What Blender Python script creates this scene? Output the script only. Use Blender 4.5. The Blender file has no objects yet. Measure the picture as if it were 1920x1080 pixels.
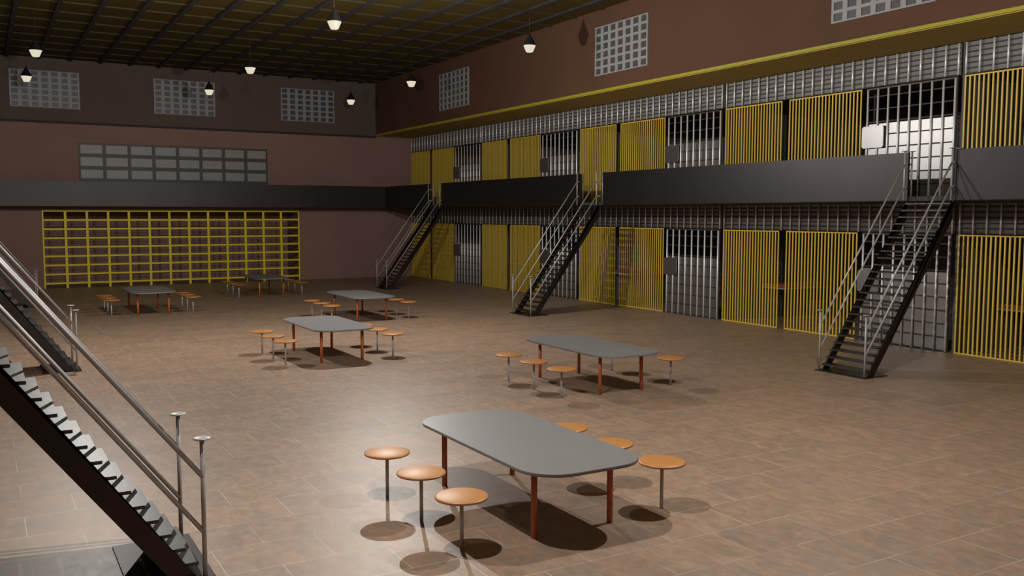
import bpy, bmesh, math
from mathutils import Vector, Matrix
S = bpy.context.scene
COL = S.collection
PI = math.pi

# ------------------------------------------------------------------ dimensions (metres)
H = 3.6                                   # eye height
XR = 21.827                               # plane of the cell fronts on the right
XS = 19.616                               # upper wall / balcony edge on the right
XL, XLS = -3.29, -1.08                    # the same two planes on the left
YB = 49.2                                 # back wall
YN = -2.64                                # near end of the hall
BAY = 8.6395
ZC = 10.95                                # ceiling
F1 = 4.05                                 # upper tier floor
XBACK = 28.5                              # back of the cells

# ------------------------------------------------------------------ materials
def mat(name, col, rough=0.6, metal=0.0, spec=0.5, vary=0.0, vscale=3.0, bump=0.0, bscale=40.0):
    m = bpy.data.materials.new(name); m.use_nodes = True
    nt = m.node_tree; b = nt.nodes['Principled BSDF']
    b.inputs['Base Color'].default_value = (*col, 1)
    b.inputs['Roughness'].default_value = rough
    b.inputs['Metallic'].default_value = metal
    b.inputs['Specular IOR Level'].default_value = spec
    tc = nt.nodes.new('ShaderNodeTexCoord')
    if vary > 0:
        n = nt.nodes.new('ShaderNodeTexNoise'); n.inputs['Scale'].default_value = vscale
        n.inputs['Detail'].default_value = 4
        nt.links.new(tc.outputs['Object'], n.inputs['Vector'])
        r = nt.nodes.new('ShaderNodeValToRGB')
        r.color_ramp.elements[0].position = 0.3; r.color_ramp.elements[1].position = 0.7
        r.color_ramp.elements[0].color = (*[c * (1 - vary) for c in col], 1)
        r.color_ramp.elements[1].color = (*[min(1, c * (1 + vary)) for c in col], 1)
        nt.links.new(n.outputs['Fac'], r.inputs['Fac'])
        nt.links.new(r.outputs['Color'], b.inputs['Base Color'])
    if bump > 0:
        n2 = nt.nodes.new('ShaderNodeTexNoise'); n2.inputs['Scale'].default_value = bscale
        nt.links.new(tc.outputs['Object'], n2.inputs['Vector'])
        bp = nt.nodes.new('ShaderNodeBump'); bp.inputs['Strength'].default_value = bump
        bp.inputs['Distance'].default_value = 0.01
        nt.links.new(n2.outputs['Fac'], bp.inputs['Height'])
        nt.links.new(bp.outputs['Normal'], b.inputs['Normal'])
    return m

M = {}
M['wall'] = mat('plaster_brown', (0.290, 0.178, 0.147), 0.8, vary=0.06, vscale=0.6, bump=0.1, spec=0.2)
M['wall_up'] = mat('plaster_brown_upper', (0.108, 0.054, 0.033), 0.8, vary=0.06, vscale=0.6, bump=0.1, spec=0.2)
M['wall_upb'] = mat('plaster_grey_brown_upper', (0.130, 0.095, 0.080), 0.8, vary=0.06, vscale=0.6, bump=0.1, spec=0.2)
M['ceil'] = mat('ceiling_board', (0.072, 0.050, 0.011), 0.85, vary=0.12, vscale=0.5, spec=0.1)
M['beam'] = mat('ceiling_beam', (0.040, 0.036, 0.038), 0.7, spec=0.2)
M['purlin'] = mat('ceiling_purlin', (0.055, 0.045, 0.026), 0.7, spec=0.2)
M['yellow'] = mat('yellow_paint', (0.76, 0.53, 0.062), 0.45, vary=0.05, vscale=2)
M['yellow2'] = mat('yellow_lattice_paint', (0.95, 0.74, 0.004), 0.5, vary=0.05, vscale=1.5)
M['trimy'] = mat('yellow_trim_paint', (0.36, 0.33, 0.015), 0.6)
M['soffit'] = mat('olive_soffit', (0.45, 0.32, 0.08), 0.75, vary=0.06, vscale=0.7, spec=0.2)
M['steel'] = mat('galvanised_steel', (0.97, 0.96, 0.95), 0.42, 0.35, vary=0.02, vscale=8, spec=0.8)
M['cross'] = mat('crossbar_steel', (0.025, 0.023, 0.022), 0.6)
M['door'] = mat('door_steel', (0.27, 0.262, 0.258), 0.38, 0.85, vary=0.04, vscale=2)
M['pipe'] = mat('railing_pipe', (0.40, 0.39, 0.38), 0.4, 0.2, vary=0.04, vscale=6)
M['panel'] = mat('grey_panel', (0.20, 0.19, 0.185), 0.6, vary=0.05, vscale=1)
M['cell'] = mat('cell_concrete', (0.15, 0.148, 0.150), 0.8, vary=0.10, vscale=1.2, bump=0.15)
M['slab'] = mat('balcony_slab', (0.035, 0.033, 0.033), 0.7, vary=0.1, vscale=1)
M['parapet'] = mat('balcony_parapet', (0.052, 0.049, 0.050), 0.46, 0.9, vary=0.05, vscale=0.8)
M['stair'] = mat('stair_steel', (0.05, 0.042, 0.040), 0.45, 0.8, vary=0.08, vscale=4)
M['tread'] = mat('tread_steel', (0.088, 0.088, 0.088), 0.43, 0.9, vary=0.05, vscale=4)
M['white_frame'] = mat('window_frame_pale', (0.30, 0.30, 0.30), 0.5)
M['pane'] = mat('glass_block', (0.075, 0.075, 0.08), 0.4, vary=0.05, vscale=3)
M['dark_frame'] = mat('window_frame_dark', (0.05, 0.049, 0.049), 0.5)
M['pane2'] = mat('frosted_pane', (0.30, 0.29, 0.285), 0.45, vary=0.04, vscale=2)
M['top'] = mat('table_laminate', (0.195, 0.190, 0.190), 0.42, vary=0.03, vscale=2)
M['leg'] = mat('rust_enamel', (0.48, 0.125, 0.040), 0.45, vary=0.08, vscale=6)
M['seat'] = mat('orange_seat', (0.46, 0.185, 0.034), 0.46, vary=0.05, vscale=5, spec=1.0)
M['post'] = mat('stool_post_steel', (0.42, 0.42, 0.42), 0.5, 0.1)
M['black'] = mat('lamp_shade_black', (0.006, 0.006, 0.007), 0.6)
M['mattress'] = mat('bunk_mattress', (0.33, 0.085, 0.03), 0.8, vary=0.1, vscale=6)
M['bunk'] = mat('bunk_steel', (0.5, 0.48, 0.48), 0.4, 0.4)
M['dark'] = mat('dark_trim', (0.03, 0.02, 0.018), 0.7)

lens = bpy.data.materials.new('lamp_lens_glow'); lens.use_nodes = True
b = lens.node_tree.nodes['Principled BSDF']
b.inputs['Base Color'].default_value = (0.02, 0.02, 0.02, 1); b.inputs['Specular IOR Level'].default_value = 0.1
b.inputs['Emission Color'].default_value = (0.73, 0.68, 0.51, 1)
b.inputs['Emission Strength'].default_value = 1.0
M['lens'] = lens

def floor_material():
    m = bpy.data.materials.new('stone_tile_floor'); m.use_nodes = True
    nt = m.node_tree; N = nt.nodes; L = nt.links; b = N['Principled BSDF']
    tc = N.new('ShaderNodeTexCoord')
    mp = N.new('ShaderNodeMapping'); mp.inputs['Location'].default_value = (0.24, -6.95 + 0.75 * 20, 0)
    L.new(tc.outputs['Object'], mp.inputs['Vector'])
    br = N.new('ShaderNodeTexBrick'); br.offset = 0.5; br.squash = 1.0
    br.inputs['Scale'].default_value = 1.0
    br.inputs['Brick Width'].default_value = 1.12; br.inputs['Row Height'].default_value = 0.745
    br.inputs['Mortar Size'].default_value = 0.006; br.inputs['Mortar Smooth'].default_value = 0.4
    br.inputs['Bias'].default_value = 0.0
    br.inputs['Color1'].default_value = (0.92, 0.92, 0.93, 1)
    br.inputs['Color2'].default_value = (1.08, 1.05, 1.02, 1)
    br.inputs['Mortar'].default_value = (1, 1, 1, 1)
    L.new(mp.outputs['Vector'], br.inputs['Vector'])
    st = N.new('ShaderNodeMapping'); st.inputs['Scale'].default_value = (1.35, 0.75, 1.0)
    L.new(tc.outputs['Object'], st.inputs['Vector'])
    def noise(scale, detail, rough=0.55, dist=0.0):
        n = N.new('ShaderNodeTexNoise'); n.inputs['Scale'].default_value = scale
        n.inputs['Detail'].default_value = detail; n.inputs['Roughness'].default_value = rough
        n.inputs['Distortion'].default_value = dist
        L.new(st.outputs['Vector'], n.inputs['Vector']); return n
    n1 = noise(2.8, 7, 0.66, 0.15)
    r1 = N.new('ShaderNodeValToRGB'); e = r1.color_ramp.elements
    e[0].position = 0.30; e[0].color = (0.235, 0.168, 0.118, 1)
    e[1].position = 0.74; e[1].color = (0.42, 0.195, 0.095, 1)
    for p, c in ((0.43, (0.268, 0.196, 0.145, 1)), (0.50, (0.300, 0.188, 0.122, 1)), (0.57, (0.310, 0.225, 0.162, 1)), (0.65, (0.330, 0.188, 0.110, 1))):
        x = e.new(p); x.color = c
    L.new(n1.outputs['Fac'], r1.inputs['Fac'])
    n2 = noise(6.5, 6, 0.62, 0.3)
    r2 = N.new('ShaderNodeValToRGB'); e = r2.color_ramp.elements
    e[0].position = 0.3; e[0].color = (0.85, 0.85, 0.86, 1)
    e[1].position = 0.7; e[1].color = (1.14, 1.13, 1.11, 1)
    L.new(n2.outputs['Fac'], r2.inputs['Fac'])
    def mul(a, bb, fac=1.0):
        x = N.new('ShaderNodeMix'); x.data_type = 'RGBA'; x.blend_type = 'MULTIPLY'
        x.inputs['Factor'].default_value = fac
        L.new(a, x.inputs[6]); L.new(bb, x.inputs[7]); return x.outputs[2]
    c = mul(r1.outputs['Color'], r2.outputs['Color'])
    c = mul(c, br.outputs['Color'])
    gr = N.new('ShaderNodeMix'); gr.data_type = 'RGBA'
    n3 = noise(0.9, 2)
    mf = N.new('ShaderNodeMath'); mf.operation = 'MULTIPLY'
    L.new(br.outputs['Fac'], mf.inputs[0])
    r3 = N.new('ShaderNodeMapRange'); r3.inputs[1].default_value = 0.42; r3.inputs[2].default_value = 0.6
    r3.inputs[3].default_value = 0.3; r3.inputs[4].default_value = 0.95
    L.new(n3.outputs['Fac'], r3.inputs[0]); L.new(r3.outputs[0], mf.inputs[1])
    L.new(mf.outputs[0], gr.inputs['Factor'])
    L.new(c, gr.inputs[6]); gr.inputs[7].default_value = (0.50, 0.44, 0.37, 1)
    L.new(gr.outputs[2], b.inputs['Base Color'])
    b.inputs['Specular IOR Level'].default_value = 0.9
    rr = N.new('ShaderNodeMapRange'); rr.inputs[3].default_value = 0.40; rr.inputs[4].default_value = 0.54
    L.new(n2.outputs['Fac'], rr.inputs[0]); L.new(rr.outputs[0], b.inputs['Roughness'])
    return m
M['floor'] = floor_material()

# ------------------------------------------------------------------ mesh helpers
class MB:
    def __init__(s): s.bm = bmesh.new()
    def box(s, x0, x1, y0, y1, z0, z1, bevel=0.0, seg=2):
        t = bmesh.new()
        bmesh.ops.create_cube(t, size=1)
        for v in t.verts:
            v.co = ((x0 + x1) / 2 + v.co.x * (x1 - x0), (y0 + y1) / 2 + v.co.y * (y1 - y0), (z0 + z1) / 2 + v.co.z * (z1 - z0))
        if bevel > 0:
            bmesh.ops.bevel(t, geom=t.edges[:], offset=bevel, segments=seg, affect='EDGES')
        s._add(t); return s
    def _add(s, t):
        me = bpy.data.meshes.new('tmp'); t.to_mesh(me); t.free(); s.bm.from_mesh(me); bpy.data.meshes.remove(me)
    def tube(s, p0, p1, r, n=12, r2=None):
        p0, p1 = Vector(p0), Vector(p1); d = p1 - p0
        t = bmesh.new()
        bmesh.ops.create_cone(t, cap_ends=True, segments=n, radius1=r, radius2=r if r2 is None else r2, depth=d.length)
        q = Vector((0, 0, 1)).rotation_difference(d.normalized())
        for v in t.verts: v.co = q @ v.co + (p0 + p1) / 2
        for f in t.faces: f.smooth = len(f.verts) == 4
        s._add(t); return s
    def frame(s, w, h, tz, ty, d):
        o = [(-w, 0), (0, 0), (0, h), (-w, h)]; i = [(-w + ty, tz), (-ty, tz), (-ty, h - tz), (-w + ty, h - tz)]
        V = [[s.bm.verts.new((x, p[0], p[1])) for p in ring] for x in (-d, d) for ring in (o, i)]
        a, b_, c, e = V
        for k in range(4):
            j = (k + 1) % 4
            for q in ((a[k], a[j], b_[j], b_[k]), (c[k], c[j], e[j], e[k]), (a[k], a[j], c[j], c[k]), (b_[k], b_[j], e[j], e[k])): s.bm.faces.new(q)
        return s
    def lathe(s, prof, c=(0, 0, 0), n=32, smooth=True):
        bm = s.bm; rings = []
        for r, z in prof:
            if r < 1e-5: rings.append([bm.verts.new((c[0], c[1], c[2] + z))])
            else: rings.append([bm.verts.new((c[0] + r * math.cos(2 * PI * k / n), c[1] + r * math.sin(2 * PI * k / n), c[2] + z)) for k in range(n)])
        for a, bb in zip(rings, rings[1:]):
            for k in range(n):
                j = (k + 1) % n
                if len(a) == 1: vs = [a[0], bb[j], bb[k]]
                elif len(bb) == 1: vs = [a[k], a[j], bb[0]]
                else: vs = [a[k], a[j], bb[j], bb[k]]
                f = bm.faces.new(vs); f.smooth = smooth
        return s
    def prism(s, pts, axis, a0, a1, bevel=0.0):
        """pts 2D outline; axis 'z' or 'y' or 'x' is the extrusion axis"""
        t = bmesh.new()
        def P(p, h):
            return (p[0], p[1], h) if axis == 'z' else ((p[0], h, p[1]) if axis == 'y' else (h, p[0], p[1]))
        lo = [t.verts.new(P(p, a0)) for p in pts]; hi = [t.verts.new(P(p, a1)) for p in pts]
        t.faces.new(lo[::-1]); t.faces.new(hi)
        for k in range(len(pts)):
            j = (k + 1) % len(pts); t.faces.new((lo[k], lo[j], hi[j], hi[k]))
        bmesh.ops.recalc_face_normals(t, faces=t.faces[:])
        if bevel > 0:
            bmesh.ops.bevel(t, geom=[e for e in t.edges if len(e.link_faces) == 2 and e.calc_face_angle() > 1.2], offset=bevel, segments=2, affect='EDGES')
        s._add(t); return s
    def mesh(s, name, m):
        bmesh.ops.recalc_face_normals(s.bm, faces=s.bm.faces[:])
        me = bpy.data.meshes.new(name); s.bm.to_mesh(me); s.bm.free(); me.materials.append(M[m] if isinstance(m, str) else m)
        return me
    def build(s, name, m, parent=None, loc=(0, 0, 0)):
        return place(name, s.mesh(name, m), parent, loc)

def place(name, me, parent=None, loc=(0, 0, 0)):
    o = bpy.data.objects.new(name, me); COL.objects.link(o); o.location = loc
    if parent is not None: o.parent = parent
    return o
def tag(o, label=None, cat=None, group=None, kind=None):
    for k, v in (('label', label), ('category', cat), ('group', group), ('kind', kind)):
        if v: o[k] = v
    return o
def thing(name, loc, label=None, cat=None, group=None, rz=0, kind=None):
    o = bpy.data.objects.new(name, None); COL.objects.link(o); o.location = loc; o.rotation_euler.z = rz
    o.empty_display_size = 0.2
    return tag(o, label, cat, group, kind)
def copy_tree(o, parent=None):
    c = o.copy(); COL.objects.link(c)
    if parent is not None: c.parent = parent
    for ch in list(o.children): copy_tree(ch, c)
    return c
def B(x0, x1, y0, y1, z0, z1, bevel=0.0): return MB().box(x0, x1, y0, y1, z0, z1, bevel)

# ------------------------------------------------------------------ the hall
tag(B(XL - .2, XBACK + .2, YN - .2, 51.9, -0.2, 0.0).build('floor', 'floor'), kind='structure')

ce = tag(B(XL - .2, XBACK + .2, YN - .2, 51.9, ZC, ZC + .15).build('ceiling', 'ceil'), kind='structure')
bm_ = B(-0.08, 0.08, YN, YB - .08, -0.085, 0.0).mesh('beam', 'beam')
for k in range(-1, 14):
    place('beam', bm_, ce, (1.365 + 1.331 * k, 0, ZC))
pu = B(XLS, XS, -0.035, 0.035, -0.045, 0.0).mesh('purlin', 'purlin')
y = 35.92 + 1.742 * 7
while y > YN:
    if y < YB - .3: place('purlin', pu, ce, (0, y, ZC))
    y -= 1.742

# back wall with the alcove behind the yellow lattice
AX0, AX1, AZ, AY = 2.55, 15.14, 3.78, 51.6
wb = MB()
wb.box(XL, AX0, YB, AY, 0, 7.97); wb.box(AX1, XBACK, YB, AY, 0, 7.97)
wb.box(AX0, AX1, YB, AY, AZ, 7.97); wb.box(AX0, AX1, AY - .1, AY, 0, AZ)
tag(wb.build('wall_back', 'wall'), kind='structure')
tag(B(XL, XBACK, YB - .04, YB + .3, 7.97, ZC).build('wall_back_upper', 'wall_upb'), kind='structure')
tag(B(XLS, XS, YB - .12, YB - .04, 7.90, 8.0).build('trim_1', 'dark'), kind='structure')
# near end, behind the camera
tag(B(XL - .2, XBACK, YN - .2, YN, 0, ZC).build('wall_near', 'wall'), kind='structure')
# left side
tag(B(XL - .2, XL, YN, YB, 0, 8.02).build('wall_left', 'wall'), kind='structure')
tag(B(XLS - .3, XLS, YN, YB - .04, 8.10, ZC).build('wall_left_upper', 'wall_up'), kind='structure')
# right side
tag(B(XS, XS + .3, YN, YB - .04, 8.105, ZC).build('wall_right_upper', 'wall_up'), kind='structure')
tag(B(XS - .012, XS + .05, YN, YB - .12, 8.02, 8.105).build('trim_2', 'trimy'), kind='structure')
tag(B(XS + .05, XBACK, YN, YB, 8.0, 8.1).build('ceiling_over_cells_right', 'soffit'), kind='structure')
tag(B(XL, XLS, YN, YB, 8.0, 8.1).build('ceiling_over_cells_left', 'soffit'), kind='structure')
cw = MB()
cw.box(XBACK, XBACK + .2, YN, YB, 0, 8.0)
cw.box(XR + .13, XBACK, YN, YB, F1 - .11, F1)
for i in range(0, 7):
    y1 = YB - i * BAY
    if i == 0: continue
    cw.box(XR + .13, XBACK, y1 + .02, y1 + .13, 0, F1 - .11)
    cw.box(XR + .13, XBACK, y1 + .02, y1 + .13, F1, 8.0)
tag(cw.build('wall_right_cells', 'cell'), kind='structure')
# windows ------------------------------------------------------------
def window(n, origin, ux, w, h, cols, rows, pw, ph, fm, pm, deep=0.06):
    """ux: 'x' (in the back wall) or 'y' (in the right wall); origin = lower corner"""
    t = thing('window_%d' % n, origin, kind='structure')
    fr = MB(); pa = MB()
    sx = (w - cols * pw) / (cols - 1 + 1.0); ex = sx / 2
    sz = (h - rows * ph) / rows; ez = sz / 2
    def bx(mb, a0, a1, z0, z1, d0, d1):
        if ux == 'x': mb.box(a0, a1, -d1, -d0, z0, z1)
        else: mb.box(-d1, -d0, a0, a1, z0, z1)
    a = 0.0
    xs = []
    for c in range(cols):
        p0 = ex + c * (pw + sx); xs.append((p0, p0 + pw))
    edges = [0.0] + [v for p in xs for v in p] + [w]
    for k in range(0, len(edges), 2): bx(fr, edges[k], edges[k + 1], 0, h, 0.001, deep)
    zs = []
    for r in range(rows):
        p0 = ez + r * (ph + sz); zs.append((p0, p0 + ph))
    ed = [0.0] + [v for p in zs for v in p] + [h]
    for (p0, p1) in xs:
        for k in range(0, len(ed), 2): bx(fr, p0, p1, ed[k], ed[k + 1], 0.001, deep)
        for (z0, z1) in zs: bx(pa, p0, p1, z0, z1, 0.001, deep - 0.025)
    fr.build('window_frame', fm, t); pa.build('pane', pm, t)
    return t
for k, x in enumerate((1.42, 7.78, 14.20)):
    window(k + 1, (x, YB - .04, 8.61), 'x', 2.98, 1.73, 7, 6, 0.275, 0.205, 'white_frame', 'pane')
for k, y in enumerate((37.68, 24.64, 13.93)):
    window(k + 4, (XS, y, 8.60), 'y', 3.04, 1.73, 7, 6, 0.285, 0.205, 'white_frame', 'pane')
window(7, (4.27, YB, 4.63), 'x', 9.15, 2.40, 8, 4, 0.985, 0.415, 'dark_frame', 'pane2')

# balconies ----------------------------------------------------------
GAPS = [(13.30, 14.53), (27.20, 28.60), (40.66, 41.98)]
PT, PB = 5.12, 3.95
bal = thing('balcony', (XS, 0, 0), 'long dark balcony in front of the upper cells on the right, with three stair openings', 'balcony')
B(0.03, XR + .12 - XS, YN + .02, YB - .02, F1 - .11, F1).build('floor_slab', 'slab', bal)
segs = [YN + .02] + [v for g in GAPS for v in g] + [47.85]
for k in range(0, len(segs), 2):
    B(0, .05, segs[k], segs[k + 1], PB, PT).build('parapet_panel', 'parapet', bal)
bb = thing('balcony', (0, YB, 0), 'dark balcony along the back wall, between the grid window and the yellow lattice', 'balcony')
B(XLS, XS + .02, -1.35, -.02, F1 - .11, F1).build('floor_slab', 'slab', bb)
B(XLS, XS, -1.37, -1.32, PB, PT).build('parapet_panel', 'parapet', bb)
bl = thing('balcony', (XLS, 0, 0), 'dark balcony on the left side above the head of the nearest staircase', 'balcony')
B(XL - XLS + .02, 0, YN + .02, 47.8, F1 - .11, F1).build('floor_slab', 'slab', bl)
LST = [9.775, 23.53, 39.9]
segs = [YN + .02] + [v for c in LST for v in (c - .65, c + .65)] + [47.8]
for k in range(0, len(segs), 2):
    B(-.05, 0, segs[k], segs[k + 1], PB, PT).build('parapet_panel', 'parapet', bl)

# staircases ---------------------------------------------------------
RISE, RUN, NT = 0.162, 0.1204, 24
def make_stair(label, loc, rz, rail='rail', rz0=1.05):
    """local: foot post at x=0, climbs toward +x, width along y (+-0.63)"""
    t = thing('staircase', loc, label, 'staircase', 'steel staircases up to the balconies', rz)
    W = 0.63
    XT = 2.87                                         # balcony edge
    B(-0.09, 0.70, -W - .06, W + .06, 0.0, 0.022).build('base_plate', 'stair', t)
    # stringers (lower edge meets the floor at x=0.27)
    s = RISE / RUN
    for sy in (-1, 1):
        y0, y1 = (W - .03, W) if sy > 0 else (-W, -W + .03)
        x0 = 0.31
        xe = XT + .03; ze = F1 - .112
        pts = [(x0, 0.022), (xe, 0.022 + s * (xe - x0)), (xe, ze), (x0 - .235 + (ze - .022) / s, ze), (x0 - .235, 0.022)]
        MB().prism(pts, 'y', y0, y1).build('stringer', 'stair', t)
    tm = stair_mesh['tread']
    for k in range(1, NT + 1):
        place('tread', tm if k < 23 else stair_mesh['tread%d' % k], t, (0.053 + (k - 1) * RUN, 0, k * RISE))
    for sy in (-1, 1):
        yy = sy * W
        p = place('newel_post', stair_mesh['post'], t, (0.0, yy, 0.022)); place('cap', stair_mesh['cap'], p, (0, 0, 1.375))
        p = place('newel_post', stair_mesh['post_top'], t, (2.80, yy, F1 - .10)); place('cap', stair_mesh['cap'], p, (0, 0, 1.19))
        for z in (rz0, rz0 - .56):
            place('handrail' if z == rz0 else 'mid_rail', stair_mesh[rail if z == rz0 or rail == 'rail' else 'rail_left_mid'], t, (0, yy, z))
    return t
stair_mesh = {
    'tread': B(0.0, 0.27, -.60, .60, -0.034, 0.0, 0.003).mesh('tread', 'tread'),
    'tread23': B(0.0, 0.195, -.60, .60, -0.034, 0.0, 0.003).mesh('tread', 'tread'),
    'tread24': B(0.0, 0.075, -.60, .60, -0.034, 0.0, 0.003).mesh('tread', 'tread'),
    'post': MB().tube((0, 0, 0), (0, 0, 1.375), .0225, 14).mesh('newel_post', 'pipe'),
    'post_top': MB().tube((0, 0, 0), (0, 0, 1.19), .0225, 14).mesh('newel_post', 'pipe'),
    'post_up': MB().tube((0, 0, 0), (0, 0, 1.09), .0225, 14).mesh('newel_post', 'pipe'),
    'cap': MB().lathe([(0, 0), (.078, 0), (.083, .005), (.083, .011), (.078, .016), (0, .018)], n=28).mesh('cap', 'pipe'),
    'rail': MB().tube((0, 0, 0), (2.80, 0, 3.78), .022, 14).mesh('handrail', 'pipe'),
    'rail_left': MB().tube((0, 0, 0), (2.80, 0, 3.61), .024, 14).mesh('handrail', 'pipe'),
    'rail_left_mid': MB().tube((0, 0, 0), (2.80, 0, 3.72), .023, 14).mesh('mid_rail', 'pipe'),
    'link': MB().tube((0, 0, 0), (0.245, 0, 0), .018, 12).mesh('link_rail', 'pipe'),
}
for (yc, lab) in ((13.95, 'steel staircase up to the right balcony, nearest of three, by the white door'),
                  (28.1, 'steel staircase up to the right balcony, the middle one of three along the cells'),
                  (41.36, 'steel staircase up to the right balcony, farthest of three, by the back wall')):
    make_stair(lab, (16.74, yc, 0), 0)
    for yy in (yc - .63, yc + .63):
        p = place('end_post', stair_mesh['post_up'], bal, (16.74 + 3.07 - XS, yy, F1)); place('cap', stair_mesh['cap'], p, (0, 0, 1.09))
        for z in (4.83, 4.27): place('link_rail', stair_mesh['link'], bal, (16.74 + 2.825 - XS, yy, z))
for (yc, lab) in ((LST[0], 'large foreground steel staircase at the left edge with pale pipe handrails'),
                  (LST[1], 'dark staircase at the left, seen behind the handrails of the foreground staircase'),
                  (LST[2], 'far left staircase foot, beside the left end of the yellow lattice')):
    make_stair(lab, (1.80, yc, 0), PI, 'rail_left', 1.02)

# yellow lattice -----------------------------------------------------
la = thing('lattice_screen', (0, YB, 0), 'wide yellow lattice screen standing in the alcove of the back wall', 'lattice')
up = B(-.055, .055, -.02, .05, 0, AZ - .01).mesh('upright', 'yellow2')
ue = B(-.035, .035, -.02, .05, 0, AZ - .01).mesh('upright', 'yellow2')
for k in range(14):
    x = 2.62 + (15.07 - 2.62) * k / 13
    place('upright', up if 0 < k < 13 else ue, la, (x + (-.018 if k == 0 else .018 if k == 13 else 0), 0, 0))
ra = B(2.575, 15.115, -.03, .04, -.042, .042).mesh('rail', 'yellow2')
for k in range(9):
    place('rail', ra, la, (0, 0, 0.225 + 0.4385 * k if k < 8 else AZ - .045))

# cells --------------------------------------------------------------
BAYN = ['first', 'second', 'third', 'fourth', 'fifth']
TIER = ['lower', 'upper']
def make_gate(nbar, width, zb):
    t = thing('cell_gate', (0, 0, 0))
    hgt = 3.09
    f = MB()
    f.frame(width, hgt, .035, .038, .012)
    f.build('gate_frame', 'yellow', t)
    bm2 = B(-.014, .014, -.019, .019, .036, hgt - .036).mesh('bar', 'yellow')
    for k in range(1, nbar - 1):
        place('bar', bm2, t, (0, -.021 - (width - .042) * k / (nbar - 1), 0))
    return t
gA = make_gate(21, 2.50, 0); gB = make_gate(22, 2.69, 0)

def make_door():
    t = thing('cell_door', (0, 0, 0))
    B(.022, .055, -2.70, 0.03, .01, 2.09, .004).build('door_panel', 'door', t)
    fr = MB(); fr.box(.015, .055, -2.76, -2.70, 0.01, 3.09); fr.box(.015, .055, -2.76, 0.03, 3.05, 3.09)
    fr.build('door_frame', 'dark_frame', t)
    bm2 = MB().tube((0, 0, .01), (0, 0, 3.05), .028, 14).mesh('bar', 'steel')
    for k in range(9): place('bar', bm2, t, (0, -.03 - 0.335 * k, 0))
    cb = B(.0, .018, -2.71, 0, -.016, .016).mesh('crossbar', 'cross')
    for k in range(9): place('crossbar', cb, t, (0, 0, .03 + 0.352 * k))
    lp = MB(); lp.prism(rrect(-.64, 1.42, 0.08, 2.03, .07), 'x', -.085, -.03, 0.008)
    lk = lp.build('lock_plate', 'door', t)
    return t
def rrect(x0, y0, x1, y1, r, n=6):
    pts = []
    for cx, cy, a0 in ((x1 - r, y1 - r, 0), (x0 + r, y1 - r, 90), (x0 + r, y0 + r, 180), (x1 - r, y0 + r, 270)):
        for k in range(n + 1):
            a = math.radians(a0 + 90 * k / n); pts.append((cx + r * math.cos(a), cy + r * math.sin(a)))
    return pts
dr = make_door()
def make_grille():
    t = thing('transom_grille', (0, 0, 0))
    B(.055, .085, -8.49, 0, 0, .80).build('back_panel', 'panel', t)
    bm2 = MB().tube((0, 0, 0), (0, 0, .80), .025, 12).mesh('bar', 'steel')
    for k in range(24): place('bar', bm2, t, (0, -.03 - 8.43 * k / 23, 0))
    cb = B(.0, .02, -8.48, -.01, -.016, .016).mesh('crossbar', 'cross')
    for k in range(6): place('crossbar', cb, t, (0.018, 0, .012 + .135 * k))
    return t
gr = make_grille()
def make_bunk():
    t = thing('bunk_bed', (0, 0, 0))
    f = B(0, 2.2, -1.12, 0, -.045, 0, .004).build('bed_frame', 'bunk', t)
    m2 = MB().box(.05, 2.17, -1.08, -.02, 0, .12, .03, 3).build('mattress', 'mattress', t)
    ch = MB().tube((0, 0, 0), (0, 1.10, 1.15), .016, 8).mesh('chain', 'dark')
    for x in (.35, 1.9): place('chain', ch, t, (x, -1.11, 0))
    return t
bk = make_bunk()
used = set()
def put(src, label, cat, group, loc):
    o = src if src.name not in used else copy_tree(src)
    used.add(src.name)
    o.location = loc
    tag(o, label, cat, group); return o
for i in range(5):
    y0 = YB - BAY * i
    for l, z in ((0, 0.0), (1, F1)):
        where = '%s tier, %s bay from the back wall' % (TIER[l], BAYN[i])
        put(gA, 'yellow barred gate away from the door, ' + where, 'gate', 'yellow barred cell gates', (XR, y0 - .03, z + .005))
        put(gB, 'yellow barred gate beside the door, ' + where, 'gate', 'yellow barred cell gates', (XR, y0 - 2.83, z + .005))
        put(dr, 'grey barred cell door with lock box, ' + where, 'door', 'barred steel cell doors', (XR, y0 - 5.70, z + .002))
        put(gr, 'grey barred grille above the gates, ' + where, 'grille', 'transom grilles above the cell fronts', (XR, y0 - .015, z + (3.115 if l == 0 else 3.125)))
        put(bk, 'orange bunk hung on chains, ' + where, 'bunk', 'chained bunks in the cells', (23.6, y0 - .01 if i else y0, z + 1.1))

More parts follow.
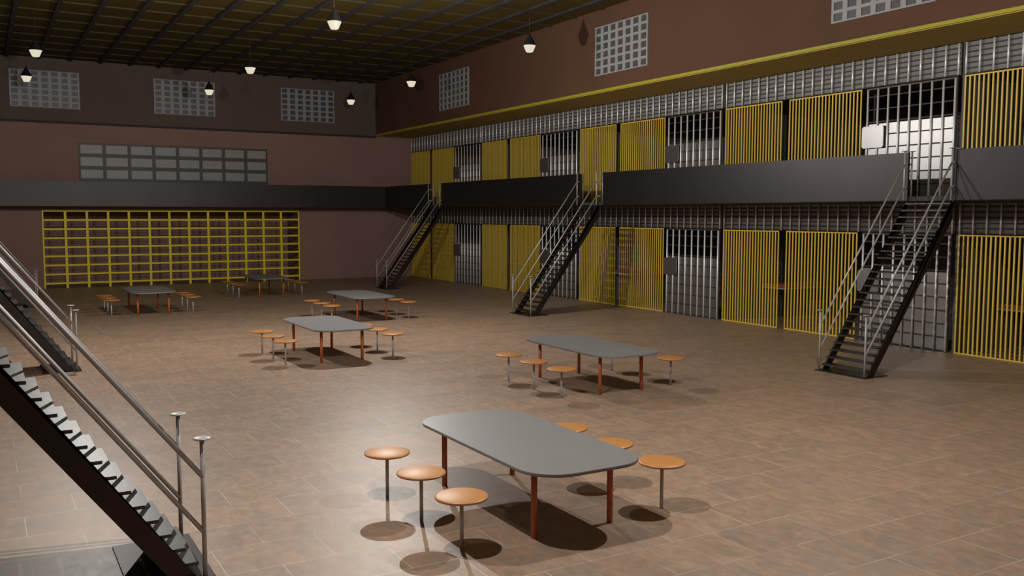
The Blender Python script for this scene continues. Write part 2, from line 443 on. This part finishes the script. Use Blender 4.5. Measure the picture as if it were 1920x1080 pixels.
# tables and stools --------------------------------------------------
def make_table():
    t = thing('dining_table', (0, 0, 0))
    MB().prism(rrect(-.77, -1.65, .77, 1.65, .46, 10), 'z', .80, .835, .006).build('tabletop', 'top', t)
    lg = MB().tube((0, 0, 0), (0, 0, .80), .036, 16).mesh('leg', 'leg')
    for sx in (-1, 1):
        for sy in (-1, 1): place('leg', lg, t, (sx * .52, sy * 1.135, 0))
    return t
def make_stool():
    t = thing('stool', (0, 0, 0))
    MB().lathe([(0, .562), (.27, .562), (.285, .568), (.291, .58), (.287, .591), (.27, .598), (0, .598)], n=40).build('seat', 'seat', t)
    MB().tube((0, 0, 0), (0, 0, .563), .022, 14).build('post', 'post', t)
    return t
tb = make_table(); stl = make_stool()
TABLES = [
    (5.73, 9.60, 'the nearest table', 'grey-topped table with rust-orange legs, nearest to the viewer'),
    (11.12, 15.86, 'the table facing the nearest right staircase', 'grey-topped table with rust-orange legs, right of centre, facing the nearest right staircase'),
    (7.55, 22.40, 'the mid-hall left table', 'grey-topped table with rust-orange legs in mid-hall, behind and left of the nearest one'),
    (11.32, 30.00, 'the table behind the mid-hall left one', 'grey-topped table half hidden behind the mid-hall left table'),
    (5.24, 35.60, 'the table before the left half of the lattice', 'small far grey table in front of the left half of the yellow lattice'),
    (10.85, 40.60, 'the table at the right end of the lattice', 'farthest grey table, before the right end of the yellow lattice'),
]
for (x, y, nm, lab) in TABLES:
    put(tb, lab, 'table', 'grey dining tables', (x, y, 0))
    for sx, sn in ((-1, 'left'), (1, 'right')):
        for sy, rn in ((1, 'rear'), (0, 'middle'), (-1, 'front')):
            put(stl, 'round orange stool, %s %s seat of %s' % (sn, rn, nm), 'stool', 'orange stools at the dining tables', (x + sx * 1.375, y + sy * 1.04, 0))

# hanging lamps ------------------------------------------------------
ZL = 9.40
def make_lamp():
    t = thing('pendant_lamp', (0, 0, 0))
    MB().lathe([(.012, .42), (.02, .41), (.03, .38), (.215, .025), (.235, 0), (.222, 0), (.03, .33), (0, .34)], n=28).build('lamp_shade', 'black', t)
    MB().lathe([(0, .02), (.205, .02), (.205, -.005), (.118, -.205), (.10, -.215), (0, -.215)], n=28).build('lens', 'lens', t)
    MB().tube((0, 0, .41), (0, 0, ZC - ZL + .05), .007, 8).build('cable', 'dark', t)
    return t
lm = make_lamp()
LAMPS = [((627, 38), 'black cone pendant lamp with glowing lens, closest of the middle row'),
         ((469, 125), 'black cone pendant lamp, second one along the middle row'),
         ((392, 167), 'black cone pendant lamp hanging in front of the middle upper back window'),
         ((66.5, 92), 'black cone pendant lamp just above the left upper back window'),
         ((49.5, 141), 'black cone pendant lamp hanging in front of the left upper back window'),
         ((993, 83), 'black cone pendant lamp by the right wall, left of the large upper window'),
         ((771, 151), 'black cone pendant lamp near the right wall, left of the small upper window'),
         ((658, 186), 'farthest black cone pendant lamp, in the back right corner')]
k = (ZL - H) / (9.1 - H)
LXY = [(8.95, 25.49), (8.99, 35.02), (9.0, 42.17), (1.84, 35.01), (1.83, 41.74), (15.64, 25.8), (15.63, 35.19), (15.64, 42.34)]
for (p, lab), (x, y) in zip(LAMPS, LXY):
    put(lm, lab, 'lamp', 'pendant lamps under the ceiling', (x * k, y * k, ZL - .05))

# ------------------------------------------------------------------ lights
def point(name, loc, watts, col=(1, .97, .92), r=.05):
    l = bpy.data.lights.new(name, 'POINT'); l.energy = watts; l.color = col; l.shadow_soft_size = r
    o = bpy.data.objects.new(name, l); COL.objects.link(o); o.location = loc; return o
point('hall_light', (10.0, 24.5, 7.6), 1850)
point('hall_light', (3.0, 9.1, 7.6), 1350)
point('hall_light', (10.6, 8.9, 7.6), 1400)
point('hall_light', (2.4, 25.2, 7.6), 1350)

w = bpy.data.worlds.new('world'); S.world = w; w.use_nodes = True
w.node_tree.nodes['Background'].inputs[0].default_value = (0.05, 0.05, 0.05, 1)
w.node_tree.nodes['Background'].inputs[1].default_value = 0.3

# ------------------------------------------------------------------ camera
f, pitch, yaw, roll = 1712.43, 0.0804955, 0.5265869, 0.0017161
fw = Vector((math.sin(yaw) * math.cos(pitch), math.cos(yaw) * math.cos(pitch), -math.sin(pitch)))
r = Vector((math.cos(yaw), -math.sin(yaw), 0)); u = r.cross(fw)
r2 = r * math.cos(roll) + u * math.sin(roll); u2 = -r * math.sin(roll) + u * math.cos(roll)
cam = bpy.data.cameras.new('camera'); co = bpy.data.objects.new('camera', cam); COL.objects.link(co)
cam.sensor_width = 36; cam.lens = f / 1920 * 36; cam.clip_start = 0.05; cam.clip_end = 200
mw = Matrix((r2, u2, -fw)).transposed().to_4x4(); mw.translation = (0, 0, H)
co.matrix_world = mw
S.camera = co

S.view_settings.view_transform = 'Standard'; S.view_settings.look = 'None'
S.view_settings.gamma = 1; S.view_settings.use_curve_mapping = False
S.view_settings.exposure = 0.0
S.cycles.max_bounces = 6; S.cycles.diffuse_bounces = 3
